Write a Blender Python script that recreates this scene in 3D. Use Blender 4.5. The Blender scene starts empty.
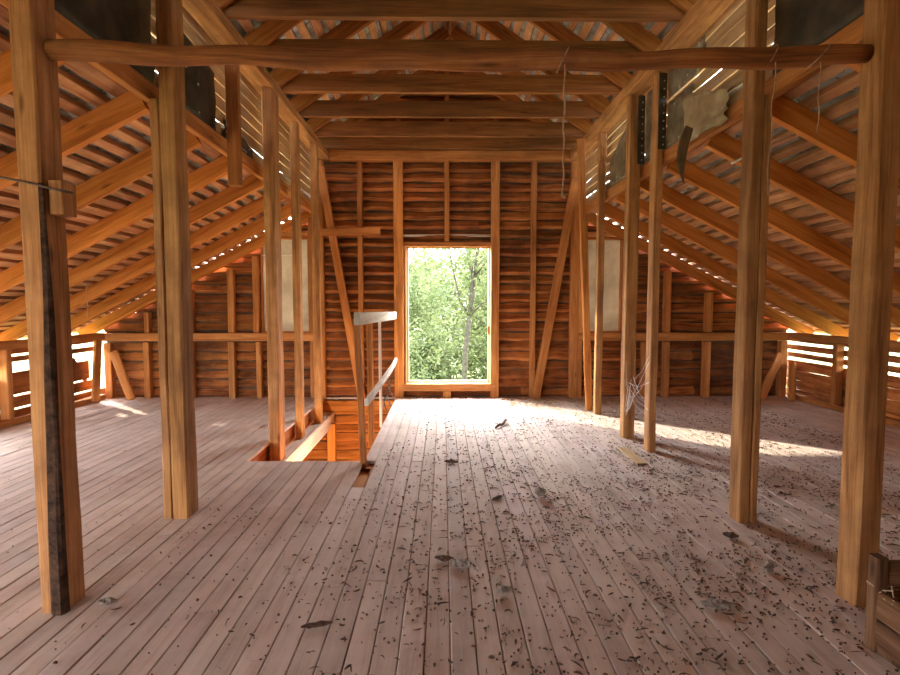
import bpy, math, random
from mathutils import Vector, Matrix, noise
C = bpy.context.scene
COL = C.collection
X0 = 0.08                      # building axis
YF = 6.75                      # inside face of the far wall boards
PI = math.pi
R = random.Random(7)

# ------------------------------------------------------------------ materials
def nt(name):
    m = bpy.data.materials.new(name); m.use_nodes = True
    t = m.node_tree; t.nodes.clear()
    return m, t
def nd(t, typ, **k):
    n = t.nodes.new(typ)
    for a, v in k.items():
        if a.startswith('i_'):
            key = a[2:]
            n.inputs[int(key) if key.isdigit() else key.replace('_', ' ')].default_value = v
        else: setattr(n, a, v)
    return n
def ramp(t, fac, stops):
    r = nd(t, 'ShaderNodeValToRGB'); el = r.color_ramp.elements
    while len(el) < len(stops): el.new(0.5)
    for e, (p, c) in zip(el, stops):
        e.position = p; e.color = (*c, 1) if len(c) == 3 else c
    t.links.new(fac, r.inputs[0]); return r
def mixc(t, a, b, fac, mode='MIX'):
    m = nd(t, 'ShaderNodeMix', data_type='RGBA', blend_type=mode)
    for s, v in ((0, fac), (6, a), (7, b)):
        if hasattr(v, 'is_linked') or isinstance(v, bpy.types.NodeSocket): t.links.new(v, m.inputs[s])
        else: m.inputs[s].default_value = v if not isinstance(v, tuple) else (*v, 1)[:4]
    return m.outputs[2]
def wood(name, dark, mid, light, stain=None, stain_amt=0.0, stain_scale=1.2, rough=0.8, bump=0.25, dust=None, dust_amt=0.0):
    m, t = nt(name); L = t.links.new
    uv = nd(t, 'ShaderNodeUVMap')
    obi = nd(t, 'ShaderNodeObjectInfo')
    mp = nd(t, 'ShaderNodeMapping'); mp.inputs['Scale'].default_value = (1.1, 16, 1); L(uv.outputs[0], mp.inputs[0])
    n1 = nd(t, 'ShaderNodeTexNoise', i_Scale=1.0, i_Detail=5.0, i_Roughness=0.6, i_Distortion=0.6); L(mp.outputs[0], n1.inputs['Vector'])
    mp2 = nd(t, 'ShaderNodeMapping'); mp2.inputs['Scale'].default_value = (4, 130, 1); L(uv.outputs[0], mp2.inputs[0])
    n2 = nd(t, 'ShaderNodeTexNoise', i_Scale=1.0, i_Detail=3.0); L(mp2.outputs[0], n2.inputs['Vector'])
    ad = nd(t, 'ShaderNodeMath', operation='MULTIPLY_ADD'); L(n2.outputs[0], ad.inputs[0]); ad.inputs[1].default_value = 0.5
    L(n1.outputs[0], ad.inputs[2])
    rp = ramp(t, ad.outputs[0], [(0.56, dark), (0.74, mid), (0.93, light)])
    col = rp.outputs[0]
    # knots
    mp3 = nd(t, 'ShaderNodeMapping'); mp3.inputs['Scale'].default_value = (2.2, 9, 1); L(uv.outputs[0], mp3.inputs[0])
    vo = nd(t, 'ShaderNodeTexVoronoi', i_Scale=0.8); L(mp3.outputs[0], vo.inputs['Vector'])
    kr = ramp(t, vo.outputs['Distance'], [(0.03, (1, 1, 1)), (0.10, (0, 0, 0))])
    kf = nd(t, 'ShaderNodeMath', operation='MULTIPLY', i_1=0.75); L(kr.outputs[0], kf.inputs[0])
    col = mixc(t, col, tuple(c * 0.35 for c in dark), kf.outputs[0])
    tc = nd(t, 'ShaderNodeNewGeometry')
    if stain:
        ns = nd(t, 'ShaderNodeTexNoise', i_Scale=stain_scale, i_Detail=4.0, i_Roughness=0.65); L(tc.outputs['Position'], ns.inputs['Vector'])
        rs = ramp(t, ns.outputs[0], [(0.42, (0, 0, 0)), (0.66, (1, 1, 1))])
        sf = nd(t, 'ShaderNodeMath', operation='MULTIPLY', i_1=stain_amt); L(rs.outputs[0], sf.inputs[0])
        col = mixc(t, col, stain, sf.outputs[0])
    if dust:
        ns = nd(t, 'ShaderNodeTexNoise', i_Scale=5.0, i_Detail=5.0, i_Roughness=0.7); L(tc.outputs['Position'], ns.inputs['Vector'])
        rs = ramp(t, ns.outputs[0], [(0.35, (0.3, 0.3, 0.3)), (0.65, (1, 1, 1))])
        sf = nd(t, 'ShaderNodeMath', operation='MULTIPLY', i_1=dust_amt); L(rs.outputs[0], sf.inputs[0])
        col = mixc(t, col, dust, sf.outputs[0])
    at = nd(t, 'ShaderNodeAttribute', attribute_name='tint')
    col = mixc(t, col, at.outputs['Color'], 1.0, 'MULTIPLY')
    ov = nd(t, 'ShaderNodeMapRange', i_3=0.86, i_4=1.14); L(obi.outputs['Random'], ov.inputs[0])
    hv = nd(t, 'ShaderNodeHueSaturation'); L(col, hv.inputs['Color']); L(ov.outputs[0], hv.inputs['Value'])
    b = nd(t, 'ShaderNodeBsdfPrincipled', i_Roughness=rough); L(hv.outputs[0], b.inputs['Base Color'])
    b.inputs['Specular IOR Level'].default_value = 0.25
    bp = nd(t, 'ShaderNodeBump', i_Strength=bump, i_Distance=0.004); L(ad.outputs[0], bp.inputs['Height']); L(bp.outputs[0], b.inputs['Normal'])
    o = nd(t, 'ShaderNodeOutputMaterial'); L(b.outputs[0], o.inputs[0])
    return m
def plain(name, c1, c2, scale=6, rough=0.7, metal=0.0, bump=0.2, trans=0.0, spec=0.3):
    m, t = nt(name); L = t.links.new
    g = nd(t, 'ShaderNodeTexCoord')
    n = nd(t, 'ShaderNodeTexNoise', i_Scale=scale, i_Detail=5.0, i_Roughness=0.62); L(g.outputs['Object'], n.inputs['Vector'])
    r = ramp(t, n.outputs[0], [(0.36, c1), (0.64, c2)])
    b = nd(t, 'ShaderNodeBsdfPrincipled', i_Roughness=rough, i_Metallic=metal); L(r.outputs[0], b.inputs['Base Color'])
    b.inputs['Specular IOR Level'].default_value = spec
    if bump:
        bp = nd(t, 'ShaderNodeBump', i_Strength=bump, i_Distance=0.01); L(n.outputs[0], bp.inputs['Height']); L(bp.outputs[0], b.inputs['Normal'])
    o = nd(t, 'ShaderNodeOutputMaterial'); out = b.outputs[0]
    if trans:
        tr = nd(t, 'ShaderNodeBsdfTranslucent'); L(r.outputs[0], tr.inputs[0])
        mx = nd(t, 'ShaderNodeMixShader', i_0=trans); L(b.outputs[0], mx.inputs[1]); L(tr.outputs[0], mx.inputs[2]); out = mx.outputs[0]
    L(out, o.inputs[0]); return m

M = {}
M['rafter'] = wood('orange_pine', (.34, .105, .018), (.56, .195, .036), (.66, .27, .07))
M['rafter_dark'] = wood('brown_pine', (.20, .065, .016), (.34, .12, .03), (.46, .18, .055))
M['post'] = wood('aged_pine_post', (.22, .092, .028), (.43, .195, .064), (.56, .29, .11), stain=(.20, .095, .04), stain_amt=.5, stain_scale=4, bump=.35)
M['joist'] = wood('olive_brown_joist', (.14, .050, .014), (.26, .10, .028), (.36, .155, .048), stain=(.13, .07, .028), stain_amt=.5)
M['stud'] = wood('orange_stud', (.32, .11, .025), (.52, .20, .05), (.62, .28, .09), stain=(.22, .09, .035), stain_amt=.4, stain_scale=2)
M['board'] = wood('wall_plank', (.21, .062, .016), (.50, .175, .042), (.62, .26, .075), stain=(.075, .028, .016), stain_amt=.75, stain_scale=1.7, bump=.5)
M['cellar'] = wood('clean_plank', (.34, .13, .03), (.55, .235, .055), (.66, .32, .09), bump=.4)
M['batten'] = wood('roof_batten', (.36, .16, .07), (.56, .28, .13), (.68, .40, .21), stain=(.20, .085, .04), stain_amt=.6, stain_scale=3)
M['floor'] = wood('dusty_floorboard', (.32, .22, .175), (.52, .41, .35), (.64, .53, .47), stain=(.33, .20, .15), stain_amt=.45, stain_scale=.9, dust=(.67, .59, .54), dust_amt=.75, rough=.9)
M['slat'] = wood('pale_siding', (.28, .17, .08), (.46, .31, .16), (.58, .43, .25), stain=(.32, .19, .10), stain_amt=.6, stain_scale=2)
M['white'] = wood('whitish_wood', (.55, .47, .38), (.74, .67, .58), (.85, .8, .74), bump=.2)  # even whitish tone shared by trim, railing and stairwell beam
M['log'] = wood('peeled_pole', (.16, .052, .015), (.33, .115, .032), (.48, .20, .07), stain=(.13, .055, .03), stain_amt=.5, stain_scale=5)
M['bark'] = plain('bark', (.025, .013, .008), (.10, .05, .027), 30, .95, bump=1)
M['siding'] = wood('outer_siding', (.06, .03, .015), (.12, .065, .035), (.18, .10, .055))
M['tar'] = plain('tarred_sheet', (.020, .016, .010), (.075, .058, .032), 7, .55, bump=.4)
M['tin'] = plain('weathered_tin', (.10, .078, .045), (.24, .195, .125), 9, .55, bump=.5)
M['tin2'] = plain('pale_rusty_tin', (.28, .20, .11), (.45, .36, .22), 8, .6, bump=.5)
M['shingle'] = plain('grey_shingle', (.30, .30, .285), (.60, .61, .60), 9, .7, bump=.3)
M['under'] = plain('underlay', (.03, .025, .02), (.05, .045, .04), 5, .9)
M['nail'] = plain('zinc_nail', (.35, .33, .3), (.6, .57, .52), 20, .4, metal=.3, bump=0)
M['wire'] = plain('rusty_wire', (.06, .04, .03), (.16, .10, .07), 20, .6, metal=.3, bump=0)
M['rope'] = plain('twine', (.30, .17, .09), (.5, .33, .2), 60, .9)
M['web'] = plain('grey_fibre', (.7, .66, .6), (.88, .85, .8), 40, .9, bump=0)
M['debris'] = plain('dead_leaf', (.045, .024, .014), (.15, .085, .05), 25, .9)
M['straw'] = plain('straw', (.32, .22, .12), (.55, .42, .27), 12, .9)
M['chunk'] = plain('grey_debris', (.14, .11, .09), (.42, .37, .32), 25, .9, bump=.7)
M['pane'] = plain('clouded_sheet', (.48, .40, .28), (.72, .64, .50), 2.6, .7, bump=.1, trans=.13)
M['crate'] = wood('crate_wood', (.06, .026, .012), (.14, .065, .03), (.22, .12, .06), bump=.5)
M['leaf'] = plain('leaf', (.035, .055, .014), (.115, .135, .05), 1.7, .6, bump=0, trans=.5)
M['leaf2'] = plain('pale_leaf', (.055, .085, .028), (.16, .19, .085), 1.3, .6, bump=0, trans=.5)
M['trunk'] = plain('trunk_bark', (.022, .02, .013), (.06, .052, .038), 14, .9, bump=.8)
M['grass'] = plain('meadow', (.10, .14, .045), (.24, .25, .11), .5, .9)

# ------------------------------------------------------------------ mesh helpers
class MB:
    def __init__(s): s.v = []; s.f = []; s.uv = []; s.tint = []
    def quad(s, pts, uvs, tint=(1, 1, 1)):
        i = len(s.v); s.v += [Vector(p) for p in pts]; s.f.append(tuple(range(i, i + len(pts)))); s.uv += list(uvs); s.tint += [tint] * len(pts)
    def beam(s, p0, p1, w, h, side=None, ch=.005, seg=1, jit=0., tint=None, rnd=R, ends=True, taper=None):
        p0 = Vector(p0); p1 = Vector(p1); d = p1 - p0; ln = d.length; d.normalize()
        sd = Vector(side) if side else (d.cross(Vector((0, 0, 1))) if abs(d.z) < .9 else Vector((1, 0, 0)))
        sd = (sd - d * sd.dot(d)).normalized(); up = sd.cross(d).normalized()
        if tint is None: tv = rnd.uniform(.88, 1.1); tint = (tv, tv * rnd.uniform(.97, 1.03), tv * rnd.uniform(.94, 1.04))
        a, b = w / 2, h / 2; c = min(ch, a * .45, b * .45)
        prof = [(-a + c, -b), (a - c, -b), (a, -b + c), (a, b - c), (a - c, b), (-a + c, b), (-a, b - c), (-a, -b + c)]
        per = [0]
        for i in range(8):
            q, r_ = prof[i], prof[(i + 1) % 8]; per.append(per[-1] + math.hypot(q[0] - r_[0], q[1] - r_[1]))
        uo, vo = rnd.uniform(0, 50), rnd.uniform(0, 50); base = len(s.v); sh = rnd.uniform(0, 99)
        for k in range(seg + 1):
            t = k / seg; pc = p0 + d * ln * t; sc = 1 if not taper else 1 + (taper - 1) * t
            for j, (x, y) in enumerate(prof):
                n1 = n2 = 0
                if jit:
                    n1 = jit * noise.noise((t * ln * 2.1, sh, j * .5)); n2 = jit * noise.noise((t * ln * 2.1, sh + 40, j * .5))
                s.v.append(pc + sd * (x * sc + n1) + up * (y * sc + n2))
        for k in range(seg):
            for j in range(8):
                j2 = (j + 1) % 8
                s.f.append((base + k * 8 + j, base + k * 8 + j2, base + k * 8 + 8 + j2, base + k * 8 + 8 + j))
                u0, u1 = uo + ln * k / seg, uo + ln * (k + 1) / seg
                s.uv += [(u0, vo + per[j]), (u0, vo + per[j + 1]), (u1, vo + per[j + 1]), (u1, vo + per[j])]; s.tint += [tint] * 4
        for k, rev in ((0, True), (seg, False)):
            ids = [base + k * 8 + j for j in range(8)]
            if rev: ids.reverse()
            s.f.append(tuple(ids)); s.uv += [(uo + prof[j][1] * 3, vo + prof[j][0]) for j in (range(7, -1, -1) if rev else range(8))]; s.tint += [tuple(x * .85 for x in tint)] * 8
        return s
    def box(s, x0, x1, y0, y1, z0, z1, **k):
        dx, dy, dz = x1 - x0, y1 - y0, z1 - z0; cx, cy, cz = (x0 + x1) / 2, (y0 + y1) / 2, (z0 + z1) / 2
        if dz >= dx and dz >= dy: return s.beam((cx, cy, z0), (cx, cy, z1), dx, dy, side=(1, 0, 0), **k)
        if dx >= dy: return s.beam((x0, cy, cz), (x1, cy, cz), dy, dz, side=(0, 1, 0), **k)
        return s.beam((cx, y0, cz), (cx, y1, cz), dx, dz, side=(1, 0, 0), **k)
    def tube(s, pts, rad, n=8, tint=(1, 1, 1), jit=0.):
        pts = [Vector(p) for p in pts]; rads = rad if isinstance(rad, (list, tuple)) else [rad] * len(pts)
        base = len(s.v); ref = None; ln = 0; us = []
        for i, p in enumerate(pts):
            d = (pts[min(i + 1, len(pts) - 1)] - pts[max(i - 1, 0)]).normalized()
            if ref is None: ref = d.orthogonal().normalized()
            ref = (ref - d * ref.dot(d)).normalized(); b = d.cross(ref)
            if i: ln += (p - pts[i - 1]).length
            us.append(ln)
            for j in range(n):
                a = 2 * PI * j / n; r = rads[i] * (1 + (jit * noise.noise((ln * 4, j * .9, 3.3)) if jit else 0))
                s.v.append(p + ref * math.cos(a) * r + b * math.sin(a) * r)
        for i in range(len(pts) - 1):
            for j in range(n):
                j2 = (j + 1) % n
                s.f.append((base + i * n + j, base + i * n + j2, base + i * n + n + j2, base + i * n + n + j))
                w = 2 * PI * rads[0] / n
                s.uv += [(us[i], j * w), (us[i], (j + 1) * w), (us[i + 1], (j + 1) * w), (us[i + 1], j * w)]; s.tint += [tint] * 4
        s.f.append(tuple(base + j for j in range(n - 1, -1, -1))); s.uv += [(0, 0)] * n; s.tint += [tint] * n
        e = base + (len(pts) - 1) * n
        s.f.append(tuple(e + j for j in range(n))); s.uv += [(0, 0)] * n; s.tint += [tint] * n
        return s
    def build(s, name, mat, parent=None, smooth=False, origin=None, weld=False):
        o3 = Vector(origin) if origin else (Vector(((min(v.x for v in s.v) + max(v.x for v in s.v)) / 2, (min(v.y for v in s.v) + max(v.y for v in s.v)) / 2, min(v.z for v in s.v))) if s.v else Vector())
        me = bpy.data.meshes.new(name)
        me.from_pydata([tuple(v - o3) for v in s.v], [], s.f)
        ul = me.uv_layers.new(name='UVMap'); ul.data.foreach_set('uv', [c for u in s.uv for c in u])
        ca = me.color_attributes.new('tint', 'FLOAT_COLOR', 'CORNER'); ca.data.foreach_set('color', [c for t in s.tint for c in (*t, 1)])
        me.materials.append(mat)
        if smooth: me.polygons.foreach_set('use_smooth', [True] * len(me.polygons))
        me.update()
        if weld:
            import bmesh
            bm = bmesh.new(); bm.from_mesh(me); bmesh.ops.remove_doubles(bm, verts=bm.verts, dist=1e-4); bm.to_mesh(me); bm.free()
        ob = bpy.data.objects.new(name, me); COL.objects.link(ob)
        if parent:
            ob.parent = parent; ob.location = o3 - parent.location
        else: ob.location = o3
        return ob
def tag(o, label, cat, group=None, kind=None):
    o['label'] = label; o['category'] = cat
    if group: o['group'] = group
    if kind: o['kind'] = kind
    return o
def empty(name, loc):
    e = bpy.data.objects.new(name, None); COL.objects.link(e); e.location = loc; e.empty_display_size = .1
    return e
def struct(o, label, cat): return tag(o, label, cat, kind='structure')
ORD = ['', 'second ', 'third ', 'fourth ', 'fifth ', 'sixth ', 'seventh ', 'eighth ', 'ninth ', 'tenth ', 'eleventh ']

# ------------------------------------------------------------------ roof profile
SL, SU = .513, .68
def zlo(u): return 2.42 - SL * (abs(u) - 1.6)         # underside of the lower battens
def zup(u): return 4.30 - SU * abs(u)                 # underside of the upper battens
YK = [6.66 - .62 * k for k in range(12)]              # rafter stations, far wall first
YB = -1.5                                             # near end of the building

# ------------------------------------------------------------------ floor
HX0, HX1, HY0, HY1 = -1.53, -.59, 3.98, 6.70          # stair opening
def make_floor():
    m = MB(); rr = random.Random(3); w = .0895; x = -4.45
    while x < 4.6:
        xa, xb = x + .0020, x + w - .0020; y = YB - rr.uniform(0, 2); stops = []
        spans = []
        while y < YF + .02:
            y2 = y + rr.uniform(2.4, 4.2)
            spans.append((max(y, YB), min(y2, YF + .02))); y = y2
        cx = x + w / 2
        for a, b in spans:
            if b - a < .05: continue
            pcs = [(a, b)]
            if HX0 < cx < HX1: lo, hi = HY0, HY1
            elif HX1 - .09 < cx - w < HX1 and cx < -.5: lo, hi = 3.40, HY0
            else: lo = None
            if lo is not None:
                pcs = [(a, min(b, lo)), (max(a, hi), b)]
            for p, q in pcs:
                if q - p < .06: continue
                tv = rr.uniform(.90, 1.08)
                dz = rr.uniform(-.0025, .001)
                m.beam((cx, p + .001, -.012 + dz), (cx, q - .001, -.012 + dz), xb - xa, .024, side=(1, 0, 0), ch=.0025, tint=(tv, tv * rr.uniform(.98, 1.01), tv * rr.uniform(.96, 1.02)), rnd=rr)
        x += w
    return m.build('floor', M['floor'])
fl = struct(make_floor(), 'dusty worn plank floor of the attic running towards the window', 'floor')
# sub floor below the gaps (planks across), cut round the stair opening
sub = MB()
for (xa, xb, ya, yb) in ((-4.5, HX0, YB, 6.77), (HX0, -.66, YB, HY0 - .02), (-.66, -.54, YB, 3.36), (-.54, 4.65, YB, 6.77), (HX1 + .01, -.54, HY0 - .1, 6.77)):
    sub.box(xa, xb, ya, yb, -.19, -.030)
sub.build('subfloor', M['rafter_dark'], fl)
jm = MB(); jm.box(-.68, -.50, 3.30, 4.0, -.16, -.06); jm.build('floor_joist', M['cellar'], fl)

# ------------------------------------------------------------------ far wall
WIN = [(-.485, .625, .17, 1.92), (-2.29, -1.68, .82, 2.02), (1.77, 2.27, .82, 2.02)]
def limits(z):
    if z < 2.42:
        u = min(1.6 + (2.42 - z) / SL, 4.36)
    elif z < 3.2: u = 1.66
    else: u = max((4.30 - z) / SU, 0)
    return X0 - u, X0 + u
def row_spans(z0, z1, lo, hi):
    sp = [(lo, hi)]
    for (a, b, c, d) in WIN:
        if min(d, z1) - max(c, z0) > .25 * (z1 - z0):
            out = []
            for (p, q) in sp:
                if b <= p or a >= q: out.append((p, q))
                else:
                    if a - p > .03: out.append((p, a))
                    if q - b > .03: out.append((b, q))
            sp = out
    return sp
def waney(m, xa, xb, z0, z1, y, rr, rgb=None, tilt=.028):
    n = max(2, int((xb - xa) / .07)); sd = rr.uniform(0, 99); tv = rr.uniform(.6, 1.12)
    if rgb: tv = rr.uniform(.85, 1.1)
    tint = (tv, tv * rr.uniform(.9, 1.0), tv * rr.uniform(.85, 1.0)); uo, vo = rr.uniform(0, 50), rr.uniform(0, 50)
    ring = []
    for i in range(n + 1):
        x = xa + (xb - xa) * i / n
        e0 = .022 * noise.noise((x * 2.6, sd, 0)) + .009 * noise.noise((x * 9, sd, 1)); e1 = .022 * noise.noise((x * 2.6, sd, 5)) + .009 * noise.noise((x * 9, sd, 6))
        h0, h1 = z0 + e0, z1 + e1
        bl = .020 + .010 * noise.noise((x * 3, sd, 9))
        # bottom back, bottom front, belly, top front, top back
        ring.append([(x, y + .03, h0), (x, y + .002, h0 + .004), (x, y - bl, h0 + (h1 - h0) * .35), (x, y + tilt, h1 - .004), (x, y + tilt + .02, h1)])
    sd_t = [(.3,) * 3, (.55,) * 3, (1,) * 3, (.5,) * 3, (.3,) * 3]
    for i in range(n):
        for k in range(4):
            a, b = ring[i], ring[i + 1]
            u0 = uo + (xb - xa) * i / n; u1 = uo + (xb - xa) * (i + 1) / n; v0, v1 = vo + k * .035, vo + k * .035 + .035
            m.quad([a[k], b[k], b[k + 1], a[k + 1]], [(u0, v0), (u1, v0), (u1, v1), (u0, v1)], tint)
rr = random.Random(11); m = MB(); bk = MB(); z = .0; pitch = .117
while z < 4.2:
    h = pitch * rr.uniform(.92, 1.08); zc = z + h / 2; lo, hi = limits(z + h)
    for (a, b) in row_spans(z, z + h, lo, hi):
        xs = [a]
        while b - xs[-1] > 3.4: xs.append(xs[-1] + rr.uniform(1.6, 3.0))
        xs.append(b)
        for p, q in zip(xs, xs[1:]): waney(m, p + .002, q - .002, z + .007, z + h - .007, YF, rr)
    lo, hi = limits(z + h)
    for (a, b) in row_spans(z, z + h, lo, hi): bk.box(a, b, YF + .034, YF + .06, z - .004, min(z + h + .004, 4.2))
    z += h
bk.box(-4.5, 4.66, YF + .034, YF + .06, -.3, .002)
wf = struct(m.build('wall_far', M['board'], origin=(X0, YF, 0)), 'far gable wall of dark wavy-edged horizontal planks around the open window', 'wall')
bk.build('outer_siding', M['siding'], wf)

# stairwell below the floor
m = MB(); rr = random.Random(12); z = -1.5
while z < -.17:
    h = .118 * rr.uniform(.9, 1.1); h = min(h, -.10 - z)
    waney(m, -1.75, -.45, z, z + h - .006, YF + .0, rr, True); z += h
sw = struct(m.build('wall_stairwell', M['cellar'], origin=(-1.1, YF, -1.5)), 'orange plank wall seen down in the stair opening', 'wall')
b = MB(); b.box(-1.75, -.45, YF + .04, YF + .06, -1.5, .0); b.build('outer_siding', M['siding'], sw)
b = MB(); b.box(-1.53, -.50, YF - .09, YF - .02, -.17, -.035); b.build('rim_joist', M['cellar'], sw)
b = MB()
for i in range(10): b.box(-1.78, -1.75, 3.9, YF + .05, -1.5 + i * .131, -1.375 + i * .131)
b.build('side_planks', M['cellar'], sw)
b = MB()
for i in range(10): b.box(-.50, -.47, 3.3, YF + .05, -1.5 + i * .131, -1.375 + i * .131)
b.build('side_planks', M['cellar'], sw)
b = MB()
for i in range(10): b.box(-1.78, -.47, 3.27, 3.30, -1.5 + i * .131, -1.375 + i * .131)
b.build('end_planks', M['cellar'], sw)
b = MB()
for i in range(14): b.box(-1.78 + i * .095, -1.69 + i * .095, 3.3, YF + .05, -1.53, -1.505)
b.build('lower_floor', M['cellar'], sw)
b = MB(); b.beam((-1.455, 3.95, -.27), (-1.455, 6.70, -.27), .13, .17, side=(1, 0, 0), seg=8, jit=.004)
tag(b.build('floor_beam', M['white']), 'pale beam carrying the left posts along the open stairwell', 'beam')  # white colour stands in for bright light on the beam's top edge
b = MB(); b.box(-1.44, -1.34, 6.50, 6.58, -1.5, -.30)
tag(b.build('stairwell_stud', M['cellar']), 'orange upright stud deep in the stair opening under the pale beam', 'stud')

# ------------------------------------------------------------------ windows in the far wall
w1 = struct(empty('window_1', (.07, YF, .17)), 'tall open central window with a plain wooden frame and trees beyond', 'window')
def part(nm, mat, par, *boxes, **k):
    q = MB()
    for bx in boxes: q.box(*bx, **k)
    return q.build(nm, M[mat], par)
part('side_jamb', 'stud', w1, (-.49, -.465, 6.70, 6.84, .17, 1.92)); part('side_jamb', 'stud', w1, (.60, .625, 6.70, 6.84, .17, 1.92))
part('head_rail', 'stud', w1, (-.50, .63, 6.69, 6.84, 1.905, 1.96))
part('sill', 'stud', w1, (-.52, .66, 6.655, 6.80, .085, .175), seg=6, jit=.004)
part('outer_trim', 'white', w1, (-.465, -.44, 6.82, 6.86, .175, 1.905), (.578, .60, 6.82, 6.86, .175, 1.905), (-.465, .60, 6.82, 6.88, .165, .195))
part('drip_board', 'white', w1, (-.50, .63, 6.735, 6.765, 2.035, 2.06), seg=6, jit=.006)
part('hinge_bracket', 'stud', w1, (.572, .602, 6.76, 6.80, .80, .90))
for i, (a, b_, c, d) in enumerate(WIN[1:]):
    side = 'left' if i == 0 else 'right'
    w = struct(empty('window_%d' % (i + 2), ((a + b_) / 2, YF, c)), 'clouded pale side window behind the %s row of posts' % side, 'window')
    part('frame', 'stud', w, (a, a + .02, 6.72, 6.80, c, d), (b_ - .02, b_, 6.72, 6.80, c, d), (a, b_, 6.72, 6.80, d - .025, d), (a, b_, 6.70, 6.80, c, c + .02))
    g = MB(); n = 10
    for k in range(n):
        za, zb = c + .02 + (d - c - .045) * k / n, c + .02 + (d - c - .045) * (k + 1) / n
        ya, yb = 6.765 + .006 * math.sin(k * 1.7), 6.765 + .006 * math.sin((k + 1) * 1.7)
        g.quad([(a + .02, ya, za), (b_ - .02, ya, za), (b_ - .02, yb, zb), (a + .02, yb, zb)], [(0, 0), (1, 0), (1, 1), (0, 1)])
    po = g.build('clouded_pane', M['pane'], w, weld=True)
    md = po.modifiers.new('thickness', 'SOLIDIFY'); md.thickness = .006
    if side == 'left': part('fold_strip', 'white', w, (a + .02, b_ - .02, 6.745, 6.755, 1.79, 1.805))

# ------------------------------------------------------------------ far wall framing
def one(name, mat, label, cat, p0, p1, w, h, side=None, group=None, seg=8, jit=.003, ch=.006, tint=None, **k):
    q = MB().beam(p0, p1, w, h, side=side, seg=seg, jit=jit, ch=ch, tint=tint, **k)
    return tag(q.build(name, M[mat]), label, cat, group)
SF = 6.70  # centre of the stud depth
def stud(x, z0, z1, w, label, x1=None, y=SF, d=.085, mat='stud'):
    one('wall_stud', mat, label, 'stud', (x, y, z0), (x if x1 is None else x1, y, z1), w, d, side=(1, 0, 0), group='studs of the far wall')
def rz(x): return zlo(x - X0) - .20
stud(-4.20, 0, .70, .09, 'corner stud where the far wall meets the left knee wall')
stud(-3.72, 0, .71, .075, 'short stud below the rail, nearest the left corner of the far wall'); stud(-3.70, .83, rz(-3.74), .06, 'stub stud above the rail, nearest the left corner under the roof')
stud(-3.17, 0, .71, .07, 'short stud below the rail, behind the second left post'); stud(-3.16, .83, rz(-3.2), .07, 'stud above the rail, behind the second left post')
stud(-2.66, 0, .71, .08, 'short stud below the rail left of the pale left window'); stud(-2.65, .83, rz(-2.7), .08, 'tall stud above the rail left of the pale left window')
stud(-2.34, .83, rz(-2.38), .07, 'jamb stud along the left edge of the pale left window'); stud(-2.32, 0, .71, .06, 'short stud below the left edge of the pale left window')
stud(-1.645, 0, 2.26, .06, 'jamb stud along the right edge of the pale left window')
stud(-1.53, 0, 2.95, .09, 'corner stud of the far wall at the left end of the top plate')
stud(-1.03, 0, 2.95, .06, 'thin stud between left brace and the central window')
stud(-.555, 0, 2.95, .115, 'wide jamb stud on the left side of the central window')
stud(.655, 0, 2.95, .105, 'wide jamb stud on the right side of the central window')
stud(.05, 1.97, 2.95, .06, 'short stud above the middle of the central window'); stud(.05, 0, .08, .10, 'little block stud under the sill of the central window')
stud(1.135, 0, 2.95, .065, 'thin stud right of the central window beside the slanted brace')
stud(1.655, 0, 2.95, .10, 'corner stud of the far wall at the right end of the top plate')
stud(1.735, 0, 2.26, .055, 'jamb stud along the left edge of the pale right window')
stud(2.31, 0, 2.2, .07, 'jamb stud along the right edge of the pale right window')
stud(2.56, 0, .71, .07, 'short stud below the rail just right of the pale right window')
stud(2.84, 0, .71, .075, 'short stud below the rail behind the third right post'); stud(2.84, .83, rz(2.88), .075, 'stud above the rail behind the third right post')
stud(3.36, 0, .71, .085, 'short stud below the rail between the second and third right posts'); stud(3.37, .83, rz(3.41), .085, 'stud above the rail between the second and third right posts')
stud(4.34, 0, .72, .09, 'corner stud where the far wall meets the right knee wall')
for x, s in ((-.55, 'left'), (.05, 'middle'), (.655, 'right')):
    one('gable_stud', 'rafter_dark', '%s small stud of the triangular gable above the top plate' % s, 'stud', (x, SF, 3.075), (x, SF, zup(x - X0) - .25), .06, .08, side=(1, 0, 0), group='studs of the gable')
one('wall_rail', 'stud', 'horizontal rail across the far wall below the pale left window', 'rail', (-4.28, 6.69, .775), (-1.60, 6.69, .775), .10, .10, side=(0, 1, 0))
one('wall_rail', 'stud', 'horizontal rail across the far wall below the pale right window', 'rail', (1.71, 6.69, .775), (4.42, 6.69, .775), .10, .10, side=(0, 1, 0))
one('window_header', 'stud', 'beam across the head of the pale left window', 'beam', (-2.30, 6.70, 2.055), (-1.68, 6.70, 2.055), .08, .06, side=(0, 1, 0))
one('window_header', 'stud', 'beam across the head of the pale right window', 'beam', (1.77, 6.70, 2.055), (2.27, 6.70, 2.055), .08, .06, side=(0, 1, 0))
one('wall_plate', 'stud', 'horizontal top plate across the far wall above the central window', 'beam', (X0 - 1.47, 6.68, 3.01), (X0 + 1.47, 6.68, 3.01), .12, .11, side=(0, 1, 0))
one('diagonal_brace', 'stud', 'slanted brace on the far wall left of the central window', 'brace', (-1.50, 6.625, 2.86), (-1.02, 6.625, -.02), .095, .04, side=(1, 0, 0))
one('diagonal_brace', 'stud', 'slanted brace on the far wall right of the central window', 'brace', (1.64, 6.625, 2.74), (1.17, 6.625, .0), .105, .04, side=(1, 0, 0))
one('nailed_board', 'stud', 'short board nailed level across left brace and thin stud', 'board', (-1.52, 6.59, 2.065), (-.77, 6.59, 2.085), .03, .085, side=(0, 1, 0))

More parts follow.
